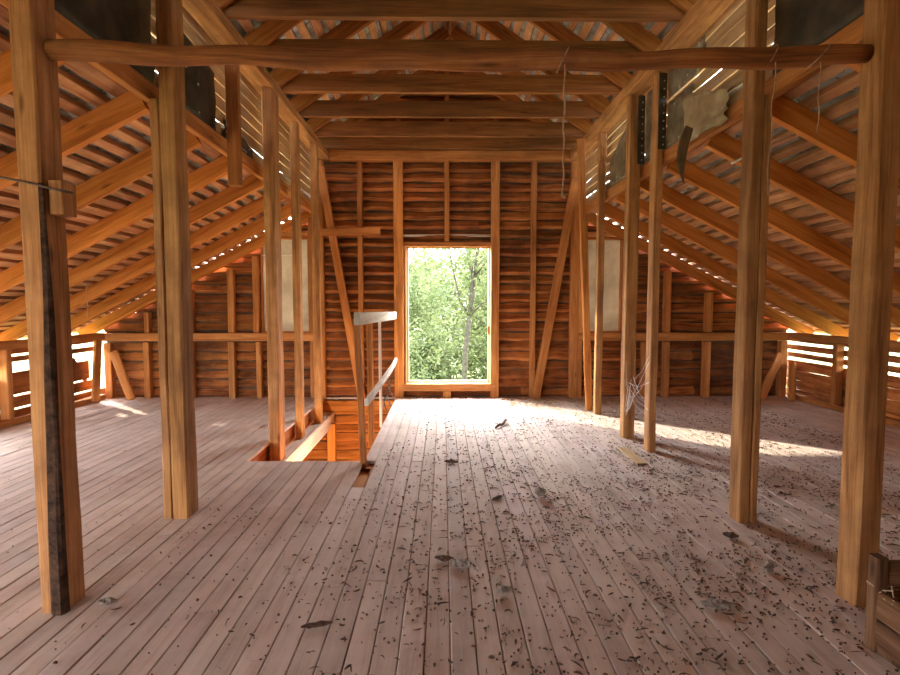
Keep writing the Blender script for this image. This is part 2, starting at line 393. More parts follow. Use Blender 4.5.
# ------------------------------------------------------------------ knee walls
def knee(side, rows, name, label):
    x = X0 + side * 4.40; q = MB(); r_ = random.Random(5 + side)
    for (z0, z1, ya, yb) in rows:
        q.beam((x, ya, (z0 + z1) / 2), (x, yb, (z0 + z1) / 2), .026, z1 - z0, side=(1, 0, 0), seg=int((yb - ya) / .25) + 2, jit=.006, rnd=r_)
    return struct(q.build(name, M['board'], origin=(x, 2, 0)), label, 'wall')
solid = [(i * .118 - .02, i * .118 + .105, YB, 5.15) for i in range(6)]
knee(-1, [(-.02, .125, 5.15, 6.8), (.145, .262, 5.15, 6.56), (.282, .505, 5.15, 6.47), (.61, .665, 5.15, 6.62), (.69, .80, YB, 5.9), (.715, .80, 5.9, 6.8)] + solid[:1] + [(a, b, YB, .4) for a, b, _, _ in solid[1:5]] + [(a, b, 4.7, 5.15) for a, b, _, _ in solid[1:4]] + [(.57, .675, YB, 5.15)], 'wall_left', 'low left knee wall of planks with open daylight gaps')
knee(1, [(-.02, .11, 4.6, 6.8), (.113, .228, 4.6, 6.8), (.231, .35, 4.6, 6.8), (.353, .475, 4.6, 6.8), (.51, .572, 4.6, 6.8), (.605, .675, 4.6, 6.8), (.71, .80, 4.6, 6.8)] + [(a, b, YB, 4.6) for a, b, _, _ in solid] + [(.69, .80, YB, 4.6)], 'wall_right', 'low right knee wall of planks with three thin daylight slits')
for side, sn in ((-1, 'left'), (1, 'right')):
    x = X0 + side * 4.33
    one('knee_plate', 'stud', 'long beam along the top of the %s knee wall' % sn, 'beam', (x, YB, .79), (x, 6.62, .79), .10, .08, side=(1, 0, 0), seg=14)
    one('floor_plate', 'stud', 'long plank on the floor along the foot of the %s knee wall' % sn, 'board', (x + side * .0, YB, .035), (x, 6.60, .035), .09, .065, side=(1, 0, 0), seg=14)
    for y, w in (((5.17, 'beside the left photo edge'), (5.86, 'behind the first left post'), (4.5, 'outside the left photo edge')) if side < 0 else ((5.83, 'between the second and first right posts'), (5.56, 'just behind the first right post'), (4.9, 'right of the first right post'))):
        if w.startswith('outside'): continue
        one('knee_stud', 'stud', 'short upright stud of the %s knee wall, %s' % (sn, w), 'stud', (x, y, .07), (x, y, .75), .09, .07 if y != 5.56 else .10, side=(1, 0, 0), group='studs of the %s knee wall' % sn)
# leaning boards in the corners
one('leaning_board', 'stud', 'pale board leaning on the left knee wall by its daylight gap', 'board', (-4.17, 6.35, .01), (-4.23, 6.54, .745), .035, .12, side=(1, 0, 0))
one('leaning_board', 'stud', 'board leaning to the left against the far wall in the left corner', 'board', (-3.86, 6.56, .005), (-4.10, 6.62, .60), .10, .035, side=(1, 0, 0))
one('broken_slat', 'board', 'broken slat hanging slanted across the daylight gap of the left knee wall', 'board', (-4.345, 6.24, .54), (-4.345, 6.53, .15), .02, .06, side=(1, 0, 0))
one('leaning_board', 'stud', 'board leaning left against the far wall in the right corner', 'board', (3.98, 6.52, .005), (4.26, 6.60, .56), .10, .035, side=(1, 0, 0))
one('leaning_board', 'stud', 'board leaning on the right knee wall beside its daylight slits', 'board', (4.24, 6.33, .01), (4.36, 6.52, .46), .035, .10, side=(1, 0, 0))

# ------------------------------------------------------------------ roof
def roof(name, side, ua, ub, zf, slope, nb, label, seedv, th=.045, ye=.05):
    rr = random.Random(seedv); L = math.hypot(1, slope)
    nrm = Vector((side * slope / L, 0, 1 / L)); dwn = Vector((side / L, 0, -slope / L))
    top = Vector((X0 + side * ua, 0, zf(ua))); length = (ub - ua) * L
    y0, y1 = YB - .2, YF + ye
    q = MB()
    q.beam(top + nrm * (th + .045) + dwn * length / 2 + Vector((0, y0, 0)), top + nrm * (th + .045) + dwn * length / 2 + Vector((0, y1, 0)), length, .02, side=dwn)
    root = struct(q.build(name, M['under'], origin=top), label, 'roof')
    s = MB(); pit = length / nb; k = 0; t = 0
    while t < length:
        y = y0 - rr.uniform(0, .3)
        while y < y1:
            yw = rr.uniform(.22, .34); c = top + nrm * (th + .016 + rr.uniform(0, .004)) + dwn * (t + pit / 2)
            if y + yw > y0:
                tv = rr.uniform(.75, 1.2)
                s.beam(c + Vector((0, max(y, y0), 0)), c + Vector((0, min(y + yw - .012, y1), 0)), pit + .03, .012, side=(dwn - nrm * .06), ch=.002, tint=(tv, tv * rr.uniform(.97, 1.03), tv * rr.uniform(.92, 1.1)), rnd=rr)
            y += yw
        t += pit
    s.build('shingles', M['shingle'], root)
    for i in range(nb):
        t = length * (i + .5) / nb; c = top + dwn * t + nrm * (th / 2); bw = rr.uniform(.058, .082)
        qb = MB(); qb.beam(c + Vector((0, y0, 0)), c + Vector((0, y1, 0)), bw, th - .003, side=dwn, seg=24, jit=.007, rnd=rr, ch=.003)
        qb.build('roof_batten', M['batten'], root)
    return root
roof('ceiling_left', -1, 1.64, 4.75, zlo, SL, 29, 'underside of the low left roof slope, battens under grey shingles', 21)
roof('ceiling_right', 1, 1.64, 4.75, zlo, SL, 29, 'underside of the low right roof slope, battens under grey shingles', 22)
ul = roof('ceiling_upper_left', -1, .0, 1.78, zup, SU, 18, 'underside of the upper roof left of the ridge above the crossbeams', 23, .03, .2)
roof('ceiling_upper_right', 1, .0, 1.78, zup, SU, 18, 'underside of the upper roof right of the ridge above the crossbeams', 24, .03, .2)
MB().box(X0 - .12, X0 + .12, YB - .2, YF + .2, 4.335, 4.40).build('ridge_cap', M['under'], ul)
for side, sn in ((-1, 'left'), (1, 'right')):
    for k, y in enumerate(YK[:10]):
        a, b_ = 1.70, 4.62; o = .125 / 2
        ps = [Vector((X0 + side * u, y + .025, zlo(u) - o * math.hypot(1, SL) - .001)) for u in (a, b_)]
        pos = 'against the far wall' if k == 0 else 'from the far wall'
        one('lower_rafter', 'rafter', '%srafter %s on the low %s roof slope' % (ORD[k], pos, sn), 'rafter', ps[0], ps[1], .05, .123, side=(0, 1, 0), group='rafters of the low %s roof slope' % sn, seg=14, jit=.0025, ch=.0015)
    for k, y in enumerate(YK[:9]):
        a, b_ = .03, 1.78; o = .14 / 2
        ps = [Vector((X0 + side * u, y + .02, zup(u) - o * math.hypot(1, SU) - .001)) for u in (a, b_)]
        pos = 'against the far gable' if k == 0 else 'from the far gable'
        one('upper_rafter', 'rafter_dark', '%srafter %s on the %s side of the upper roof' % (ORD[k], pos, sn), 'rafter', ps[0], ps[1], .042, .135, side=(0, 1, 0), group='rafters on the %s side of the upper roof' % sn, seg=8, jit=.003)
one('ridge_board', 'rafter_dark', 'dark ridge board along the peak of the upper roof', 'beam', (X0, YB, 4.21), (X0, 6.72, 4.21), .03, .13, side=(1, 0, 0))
for k, y in enumerate([v for v in YK[:7]]):
    z_ = 3.07 + .078; yy = y + .045 + .026 if k else 6.585
    pos = 'hard against the far wall' if k == 0 else 'from the far wall'
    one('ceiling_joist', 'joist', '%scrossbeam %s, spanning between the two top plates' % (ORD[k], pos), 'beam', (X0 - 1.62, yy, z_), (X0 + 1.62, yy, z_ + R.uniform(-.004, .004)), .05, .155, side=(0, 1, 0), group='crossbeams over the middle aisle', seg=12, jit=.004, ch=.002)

# clerestory walls between the two roofs
for side, sn in ((-1, 'left'), (1, 'right')):
    q = MB(); rr = random.Random(31 + side); z = 2.40
    xs = X0 + side * 1.675
    while z < 3.02:
        h = .078
        q.beam((xs, YB, z + h / 2), (xs, 6.74, z + h / 2), .014, h, side=(1, 0, side * .16), seg=22, jit=.006, rnd=rr)
        z += .092
    struct(q.build('wall_upper_%s' % sn, M['slat'], origin=(xs, 2, 2.4)), 'slatted upper wall strip between %s top plate and low roof' % sn, 'wall')
    one('top_plate', 'post', 'long top plate lying on the %s row of posts' % sn, 'beam', (X0 + side * 1.565, YB, 3.022), (X0 + side * 1.565, 6.74, 3.022), .15, .09, side=(1, 0, 0), seg=20, jit=.008)
    one('eave_header', 'stud', 'long beam behind the %s posts where the low roof slope begins' % sn, 'beam', (X0 + side * 1.67, YB, 2.335), (X0 + side * 1.67, 6.66, 2.335), .05, .10, side=(1, 0, 0), seg=14)

# ------------------------------------------------------------------ posts
def post(parts, label, mat='post', extra=None):
    xs = [p for pt in parts for p in (pt[1], pt[2])]; ys = [p for pt in parts for p in (pt[3], pt[4])]; zs = [pt[5] for pt in parts]
    def tim(q, pt):
        _, a, b_, c, d, e, f, *lean = pt; lx = lean[0] if lean else 0
        q.beam(((a + b_) / 2, (c + d) / 2, e), ((a + b_) / 2 + lx, (c + d) / 2, f), b_ - a, d - c, side=(1, 0, 0), seg=18, jit=.006, ch=.007)
    if len(parts) == 1 and not extra:
        q = MB(); tim(q, parts[0]); return tag(q.build('support_post', M[mat]), label, 'post')
    root = tag(empty('support_post', ((min(xs) + max(xs)) / 2, (min(ys) + max(ys)) / 2, min(zs))), label, 'post')
    for pt in parts:
        q = MB(); tim(q, pt); q.build(pt[0], M[mat], root)
    if extra: extra(root)
    return root
def bark(root):
    q = MB().beam((-1.488, 2.008, 0), (-1.478, 2.006, 1.64), .056, .044, side=(1, 0, 0), seg=26, jit=.007, taper=.35, ch=.012)
    q.build('bark_edge', M['bark'], root)
    q = MB().box(-1.469, -1.415, 2.02, 2.10, 1.53, 1.655); q.build('nailed_block', M['post'], root)
T = 2.975
post([('post_timber', -1.557, -1.470, 2.0, 2.125, 0, T, -.012)], 'nearest post on the left, thick timber with a dark bark edge', extra=bark)
post([('post_timber', -1.505, -1.42, 2.90, 3.03, 0, T), ('jack_stud', -1.555, -1.507, 2.90, 3.02, 0, 2.28)], 'second post on the left, doubled up to the low roof, between bark-edged post and stairs')
post([('post_timber', -1.50, -1.41, 4.52, 4.69, -.18, T)], 'left post at the near end of the stair opening, with a sunlit side')
post([('post_timber', -1.50, -1.43, 5.33, 5.44, -.18, T)], 'thin left post standing midway along the stair opening')
post([('post_timber', -1.475, -1.395, 6.02, 6.10, -.18, 2.975, .0)], 'last left post by the far end of the stair opening')
q = MB().beam((-1.475, 3.85, 2.03), (-1.475, 3.85, 2.975), .085, .06, side=(1, 0, 0), seg=6, jit=.003)
tag(q.build('hanging_stub', M['rafter_dark']), 'cut-off post stub hanging from the left top plate, not reaching the floor', 'post')
post([('post_timber', 1.625, 1.715, 2.0, 2.105, 0, T)], 'nearest post on the right, thick timber beside the crate')
post([('post_timber', 1.61, 1.672, 2.80, 2.905, 0, T), ('jack_stud', 1.674, 1.715, 2.80, 2.90, 0, 2.28)], 'second post on the right, doubled, with a twine hanging down it')
post([('post_timber', 1.655, 1.712, 4.18, 4.29, 0, T)], 'third post on the right, narrow timber beside black flashing')
post([('post_timber', 1.60, 1.70, 4.62, 4.72, 0, T)], 'fourth post on the right, wavy bright-edged timber with cobwebs at its foot')
post([('post_timber', 1.635, 1.705, 5.62, 5.69, 0, T)], 'fifth post on the right, upright before the pale right window')
post([('post_timber', 1.60, 1.675, 5.84, 5.89, 0, 2.975, -.14)], 'leaning post on the right that tilts towards the central window at the top', mat='stud')

# ------------------------------------------------------------------ stair railing
rl = tag(empty('stair_railing', (-.60, 4.0, 0)), 'whitish stair railing with two rails beside the stair opening', 'railing')
q = MB().beam((-.595, 3.945, -.15), (-.645, 3.965, 1.08), .045, .06, side=(1, 0, 0), seg=8, jit=.003); q.build('newel_post', M['stud'], rl)
q = MB().beam((-.632, 3.90, 1.085), (-.60, 6.64, 1.045), .045, .095, side=(1, 0, 0), seg=10, jit=.003); q.build('handrail', M['white'], rl)
q = MB(); n = 12
for i in range(n):
    f = lambda t: Vector((-.572 + .05 * math.sin(PI * t) - .02 * t, 3.92 + 2.72 * t, .46 + .03 * t + .05 * math.sin(PI * t)))
    q.beam(f(i / n), f((i + 1) / n + .004), .03, .055, side=(1, 0, 0), tint=(1, 1, 1))
q.build('middle_rail', M['white'], rl)
for y, w, mt in ((4.45, .04, 'stud'), (4.62, .02, 'stud'), (5.2, .028, 'white')):
    q = MB().beam((-.615, y, -.03), (-.622, y, 1.03), w, w * .8, side=(1, 0, 0), seg=4, jit=.002); q.build('baluster', M[mt], rl)
for i, y in enumerate((5.62, 5.85, 6.1)):
    q = MB().tube([(-.60 + .03 * math.sin(t * 2.3 + i), y + .08 * math.sin(t * 1.5 + i), .40 - t * .12) for t in [k * .35 for k in range(9)]], .006, 6); q.build('bent_wire', M['wire'], rl)

# ------------------------------------------------------------------ round pole, strings
q = MB(); n = 26
q.tube([(-1.470 + 3.09 * i / n, 2.07 + .004 * math.sin(i * .7), 2.145 - .03 * math.sin(PI * i / n) + .005 * math.sin(i * 1.3)) for i in range(n + 1)], [.036 + .003 * math.sin(i * .9) for i in range(n + 1)], 14, jit=.08)
tag(q.build('round_pole', M['log'], smooth=True), 'peeled round log pole spanning between the two nearest posts', 'pole')
def cable(name, mat, pts, r, label, cat='string', n=6):
    q = MB().tube(pts, r, n); return tag(q.build(name, M[mat], smooth=True), label, cat)
def loop(cx, cz, y=2.07, r=.042, k=14, sl=.02): return [(cx + sl * math.sin(a), y + math.cos(a) * r, cz + math.sin(a) * r) for a in [2 * PI * i / k + .6 for i in range(k + 1)]]
s1 = empty('hanging_twine', (.455, 2.07, 1.6)); tag(s1, 'long cord hanging from the middle of the round pole with a knotted end', 'string')
MB().tube(loop(.455, 2.12), .003, 6).build('loop', M['rope'], s1)
MB().tube([(.455 + .003 * math.sin(i * 1.7), 2.035 + .002 * math.sin(i), 2.09 - i * .034) for i in range(15)], .0032, 6).build('cord', M['rope'], s1)
MB().tube([(.452, 2.035, 1.62), (.456, 2.035, 1.607), (.463, 2.034, 1.597)], [.004, .009, .004], 8).build('knot', M['rope'], s1)
s2 = empty('hanging_twine', (1.245, 2.07, 1.3)); tag(s2, 'thin twine tied round the pole, trailing down beside second right post', 'string')
MB().tube(loop(1.245, 2.135), .0028, 6).build('loop', M['rope'], s2)
MB().tube([(1.245 - .012 * i / 10 + .004 * math.sin(i * 1.3), 2.03, 2.10 - i * .045) for i in range(12)], .0025, 6).build('cord', M['rope'], s2)
s3 = empty('hanging_twine', (1.43, 2.07, 1.8)); tag(s3, 'short twine looped round the pole near the nearest right post', 'string')
MB().tube(loop(1.43, 2.14, sl=.035), .0028, 6).build('loop', M['rope'], s3)
MB().tube([(1.415 + .004 * math.sin(i * 1.3), 2.03, 2.10 - i * .033) for i in range(9)], .0025, 6).build('cord', M['rope'], s3)
cable('hanging_thread', 'rope', [(-3.17, 4.78, 1.37 - .043 * i) for i in range(8)], .004, 'pale thread hanging from the third left rafter behind the nearest left post')
cable('stretched_wire', 'wire', [(-1.9, 1.985, 1.70), (-1.6, 1.982, 1.655), (-1.5, 1.980, 1.635), (-1.42, 1.983, 1.615), (-1.35, 1.98, 1.60)], .0045, 'dark wire stretched across the nearest left post below its top', 'wire')
cable('loose_wire', 'wire', [(-1.66, 2.0, 1.15), (-1.665, 2.02, .7), (-1.66, 2.05, .55)], .003, 'thin wire hanging at the left photo edge', 'wire') if False else None
cable('stretched_wire', 'web', [(1.72, 3.2, 2.03), (1.9, 3.19, 2.12), (2.1, 3.18, 2.2)], .007, 'pale stick poking out from the second right post towards the roof', 'stick')

# ------------------------------------------------------------------ torn sheets on the upper wall strips
def sheet(side, ya, yb, z0, z1, label, mat='tar', top_cut=0, crumple=.012, seedv=0, off=0., nails=True, curl=0.):
    xb = X0 + side * (1.655 - off); n1, n2 = 14, 12; q = MB(); rr = random.Random(seedv)
    def P(i, j):
        s, t = i / n1, j / n2
        zb = z0 + .03 * noise.noise((s * 4, seedv, 1)) * (1 if crumple > .01 else .2); zt = z1 - top_cut * (s if top_cut > 0 else (s - 1)) + .02 * noise.noise((s * 5, seedv, 2)) * (1 if crumple > .01 else .2)
        y = ya + (yb - ya) * s + .03 * noise.noise((t * 3, seedv, 3 if i < n1 / 2 else 4)) * (1 if i in (0, n1) else 0)
        x = xb - side * (abs(noise.noise((s * 3, t * 3, seedv))) * crumple + curl * (1 - t) ** 2)
        return (x, y, zb + (zt - zb) * t)
    for i in range(n1):
        for j in range(n2):
            q.quad([P(i, j), P(i + 1, j), P(i + 1, j + 1), P(i, j + 1)], [(i * .05, j * .05), (i * .05 + .05, j * .05), (i * .05 + .05, j * .05 + .05), (i * .05, j * .05 + .05)])
    o = q.build('torn_sheet', M[mat], smooth=True, weld=True); md = o.modifiers.new('thickness', 'SOLIDIFY'); md.thickness = .0025
    tag(o, label, 'sheet')
    if nails:
        for k in range(9):
            q = MB(); i = rr.randint(1, n1 - 1); j = rr.choice([1, 1, n2 - 1, rr.randint(1, n2 - 1)]); p = Vector(P(i, j)); rad = rr.uniform(.005, .012)
            q.tube([p, p + Vector((-side * .006, 0, 0))], rad, 7); q.build('nail_head', M['nail'], o)
    return o
sheet(-1, .9, 2.99, 2.39, 2.97, 'dark sheet behind the pole between the two nearest left posts', seedv=1, crumple=.004)
sheet(-1, 3.05, 3.79, 2.39, 2.88, 'dark sheet between second left post and the hanging stub', seedv=2, top_cut=.10, crumple=.004)
sheet(-1, 3.92, 4.50, 2.39, 2.53, 'tattered dark sheet scrap just beyond the hanging stub', seedv=3, top_cut=.06)
sheet(1, .9, 2.84, 2.39, 2.97, 'dark sheet with pale nails between the two nearest right posts', seedv=4, crumple=.004)
sheet(1, 3.75, 4.16, 2.39, 2.72, 'grey-brown torn sheet just before the third right post', mat='tin', seedv=5, crumple=.016)
sheet(1, 3.22, 3.80, 2.30, 2.66, 'pale crumpled torn sheet hanging between second and third right posts', mat='tin2', seedv=6, top_cut=-.18, crumple=.05, off=.03)
sheet(1, 3.60, 4.16, 2.76, 2.97, 'brown sheet strip under the right top plate before the third post', mat='tin', seedv=7, crumple=.008)
sheet(1, 4.32, 4.60, 2.39, 2.97, 'narrow olive sheet between third and fourth right posts', mat='tin', seedv=8, crumple=.006)
sheet(1, 4.76, 5.58, 2.39, 2.97, 'wide olive sheet between fourth and fifth right posts', mat='tin', seedv=9, top_cut=.30, crumple=.008)
q = MB()
for i in range(10):
    def P(i, j): w = .055 * (1.05 - (abs(i - 3.5) / 6.5) ** 2) * (1 if j else -1); return Vector((1.60 - .05 * math.sin(i * .25) + w * .9, 3.50 + w * .8, 2.34 - .036 * i))
    a = [P(i, 0), P(i, 1), P(i + 1, 1), P(i + 1, 0)]; q.quad(a, [(0, 0), (.1, 0), (.1, .1), (0, .1)])
o = q.build('hanging_scrap', M['tin'], smooth=True, weld=True); md = o.modifiers.new('t', 'SOLIDIFY'); md.thickness = .003
tag(o, 'curled scrap of sheet dangling under the pale torn sheet on the right', 'sheet')
def flash(y, za, zb, label):
    root = tag(empty('black_flashing', (1.715, y, za)), label, 'flashing')
    q = MB().box(1.664, 1.724, y - .012, y, za, zb, seg=8, jit=.004); q.build('strip', M['tar'], root)
    for i in range(int((zb - za) / .06)):
        q = MB().tube([(1.70, y - .010, za + .03 + i * .06), (1.70, y - .020, za + .03 + i * .06)], .006, 7); q.build('nail_head', M['nail'], root)
flash(4.175, 2.39, 2.96, 'black nailed flashing strip on the third right post')
flash(4.615, 2.39, 2.96, 'black nailed flashing strip on the fourth right post')

# ------------------------------------------------------------------ crate at the right edge
cr = tag(empty('wooden_crate', (1.72, 1.62, 0)), 'old wooden crate with a frayed rim at the right edge by the nearest post', 'crate')
q = MB()
for i in range(3): q.box(1.50, 1.95, 1.745, 1.765, .02 + i * .10, .115 + i * .10, seg=6, jit=.005)
q.build('back_panel', M['crate'], cr)
q = MB()
for i in range(2): q.box(1.485, 1.505, 1.40, 1.765, .02 + i * .10, .115 + i * .10, seg=6, jit=.005)
q.build('side_panel', M['crate'], cr)
q = MB()
for i in range(3): q.box(1.94, 1.96, 1.40, 1.765, .02 + i * .10, .115 + i * .10)
q.build('side_panel', M['crate'], cr)
q = MB().box(1.48, 1.52, 1.73, 1.775, 0, .33); q.build('corner_batten', M['crate'], cr)
q = MB().box(1.49, 1.95, 1.40, 1.76, .004, .02); q.build('bottom', M['crate'], cr)
q = MB()
for i in range(46):
    y = R.uniform(1.42, 1.77); p = Vector((1.495 + R.uniform(-.012, .012), y, .215 + R.uniform(-.01, .01)))
    q.tube([p, p + Vector((R.uniform(-.02, .02), R.uniform(-.03, .03), R.uniform(-.015, .03)))], .0022, 4)
o = q.build('frayed_rim', M['straw'], cr)

# ------------------------------------------------------------------ things lying on the floor
def chunk(x, y, sx, sy, sz, ang, label, mat='chunk', name='wood_chunk', seedv=0):
    q = MB(); rr = random.Random(seedv); n = 9; rings = []
    for i in range(n):
        t = i / (n - 1); px = (t - .5) * sx; s = math.sin(PI * min(max(t, .06), .94)) ** .55
        rings.append([(px + .08 * sx * noise.noise((i * .71, k * .63, seedv + .3)), sy / 2 * s * math.cos(2 * PI * k / 8) * (1 + .8 * noise.noise((i * .83, k * 1.37, seedv + 3.3))), sz / 2 * s * math.sin(2 * PI * k / 8) * (1 + .9 * noise.noise((i * .83, k * 1.37, seedv + 8.3)))) for k in range(8)])
    zmin = min(p[2] for r_ in rings for p in r_)
    rot = Matrix.Rotation(ang, 3, 'Z')
    rings = [[rot @ Vector((a, b, c - zmin)) + Vector((x, y, .0005)) for a, b, c in r_] for r_ in rings]
    for i in range(n - 1):
        for k in range(8):
            q.quad([rings[i][k], rings[i][(k + 1) % 8], rings[i + 1][(k + 1) % 8], rings[i + 1][k]], [(0, 0), (.1, 0), (.1, .1), (0, .1)])
    q.quad([rings[0][k] for k in range(7, -1, -1)], [(0, 0)] * 8); q.quad(rings[-1], [(0, 0)] * 8)
    return tag(q.build(name, M[mat]), label, 'debris')
chunk(.08, 2.34, .10, .05, .036, -.35, 'split grey wood chunk in the middle of the floor nearest the camera', seedv=1)
chunk(.005, 2.40, .09, .035, .022, -.2, 'dark crumbled bark piece touching left of the split grey chunk', 'debris', 'bark_piece', seedv=2)
chunk(.60, 3.20, .06, .07, .05, .4, 'dark upright lump on the floor right of centre, halfway to the window', 'chunk', 'debris_lump', seedv=3)
chunk(.33, 3.17, .09, .03, .02, .8, 'small dark bark sliver left of the dark upright lump', 'debris', 'bark_piece', seedv=4)
chunk(.25, 2.11, .05, .04, .03, .3, 'tiny pale flake just right of the split grey chunk', 'chunk', 'pale_flake', seedv=5)
chunk(1.08, 2.00, .12, .045, .03, -.1, 'pale grey chunk lying left of the nearest right post', 'chunk', 'wood_chunk', seedv=6)
chunk(1.47, 2.62, .07, .05, .025, -.5, 'brown clod before the foot of the second right post', 'debris', 'dirt_clod', seedv=7)
chunk(.06, 3.90, .10, .035, .025, -.2, 'dark bark sliver on the pale floor level with the railing post', 'debris', 'bark_piece', seedv=8)
chunk(-.47, 1.90, .11, .03, .015, .25, 'thin dark twig lying left of the middle at the front', 'debris', 'twig', seedv=9)
chunk(-1.34, 2.06, .07, .04, .02, .1, 'small clod at the foot of the bark-edged left post', 'chunk', 'dirt_clod', seedv=10)
chunk(1.46, 2.29, .07, .04, .03, .6, 'pale flake with a dark end left of the nearest right post foot', 'chunk', 'pale_flake', seedv=11)
q = MB(); q.tube([(.50, 4.98, .012), (.54, 5.06, .022), (.58, 5.10, .018), (.63, 5.25, .03), (.64, 5.30, .012)], [.008, .014, .014, .012, .005], 7)
tag(q.build('twig', M['debris'], smooth=True), 'crooked brown twig on the bright floor before the window', 'debris')
q = MB(); q.box(1.44, 1.52, 3.85, 4.28, .001, .014, seg=4, jit=.004)
tag(q.build('splintered_board', M['slat']), 'pale splintered board lying at the foot of the third right post', 'board')
q = MB(); q.box(-2.95, -2.86, 5.6, 5.95, .001, .016, seg=4, jit=.004)
tag(q.build('splintered_board', M['crate']), 'dark scrap of board on the left floor behind the second left post', 'board')

def bits(n, dens, name, mat, label, lmin, lmax, wmin, wmax, seedv, zone):
    q = MB(); rr = random.Random(seedv); cnt = 0
    while cnt < n:
        x = rr.uniform(zone[0], zone[1]); y = rr.uniform(zone[2], zone[3])
        if rr.random() > dens(x, y): continue
        if -1.62 < x < -.5 and y > 3.3: continue
        a = rr.uniform(0, 2 * PI); lump = rr.random() < .35; ln = rr.uniform(lmin, lmax) * (.6 + rr.random() ** 3 * 1.4) * (.4 if lump else 1); w = rr.uniform(wmin, wmax) * (1.5 if lump else 1); bend = rr.gauss(0, .45)
        d = Vector((math.cos(a), math.sin(a), 0)); p = Vector((x, y, .003)); ht = rr.uniform(.0008, .0045)
        pts = [p]
        for k in range(3):
            a += bend; p = p + Vector((math.cos(a), math.sin(a), 0)) * ln / 3; pts.append(Vector((p.x, p.y, .0025 + (ht if k < 2 else 0))))
        q.tube(pts, [w * .4, w, w, w * .3], 4, tint=(1, 1, 1)); cnt += 1
    o = q.build(name, mat); return tag(o, label, 'debris', kind='stuff')
def dens_main(x, y):
    c = .5 + .5 * noise.noise((x * 1.6, y * 1.6, 2)); c2 = .5 + .5 * noise.noise((x * 6, y * 6, 5))
    side = min(1, max(.10, (x + .9) / 1.6)); near = 1.0 if y < 3 else max(.35, 1 - (y - 3) * .35)
    return min(1, side * near * (c ** 1.2) * (c2 ** 1.3) * 3.0)
bits(11000, dens_main, 'leaf_litter', M['debris'], 'dark crumbs of bark and dead leaves scattered over the floor', .005, .034, .0013, .0040, 41, (-1.4, 3.6, 1.4, 6.5))
bits(900, lambda x, y: .25 + .6 * max(0, noise.noise((x * 2, y * 2, 9))), 'dust_crumbs', M['chunk'], 'pale dusty crumbs scattered thinly over the floor', .004, .018, .0015, .0035, 42, (-3.8, 3.8, 1.5, 6.5))
bits(900, lambda x, y: max(0, 1 - (6.55 - y) / .8) * (.4 + noise.noise((x * 3, 0, 0))), 'straw_litter', M['straw'], 'pale straw heaped along the foot of the far wall right of the window', .03, .11, .0012, .0022, 43, (.75, 2.2, 5.8, 6.55))
# cobwebs at the fourth right post
q = MB(); rr = random.Random(8); hub = Vector((1.63, 4.55, .52))
for i in range(16):
    e = rr.choice([Vector((1.655, 4.20, rr.uniform(.2, .8))), Vector((1.61, 4.62, rr.uniform(.2, 1.0))), Vector((1.655, 4.28, rr.uniform(.1, .6))), Vector((1.62, 4.63, rr.uniform(.05, .3)))])
    h = hub + Vector((rr.uniform(-.03, .02), rr.uniform(-.12, .05), rr.uniform(-.12, .05)))
    q.tube([h, (h + e) / 2 - Vector((0, 0, rr.uniform(.01, .05))), e], .0014, 4)
tag(q.build('cobweb', M['web']), 'pale tangled cobweb strands between third and fourth right posts near the floor', 'cobweb')
q = MB()
for i in range(12):
    x = rr.uniform(1.3, 1.55); q.tube([(x + .12, 5.86, .7), (x + .06, 6.0, .35), (x, 6.1, .0)], .0013, 4)

# ------------------------------------------------------------------ near end of the building (behind the camera)
q = MB(); rr = random.Random(51)
LIGHT_OPENING = [(-4.4, -2.3, -.1, 2.0)]  # unseen rear-left opening, added and sized for the light it lets in
z = 0.
while z < 4.2:
    h = .118; lo, hi = limits(z + .06); sp = [(lo, hi)]
    for (a, b_, c, d) in LIGHT_OPENING:
        if c < z + h / 2 < d:
            out = []
            for (p, s) in sp:
                if b_ <= p or a >= s: out.append((p, s))
                else:
                    if a - p > .03: out.append((p, a))
                    if s - b_ > .03: out.append((b_, s))
            sp = out
    for a, b_ in sp: q.box(a, b_, YB - .03, YB, z - .003, z + h + .003, rnd=rr)
    z += h
struct(q.build('wall_near', M['board']), 'near gable wall behind the viewer with an unseen opening added for light', 'wall')

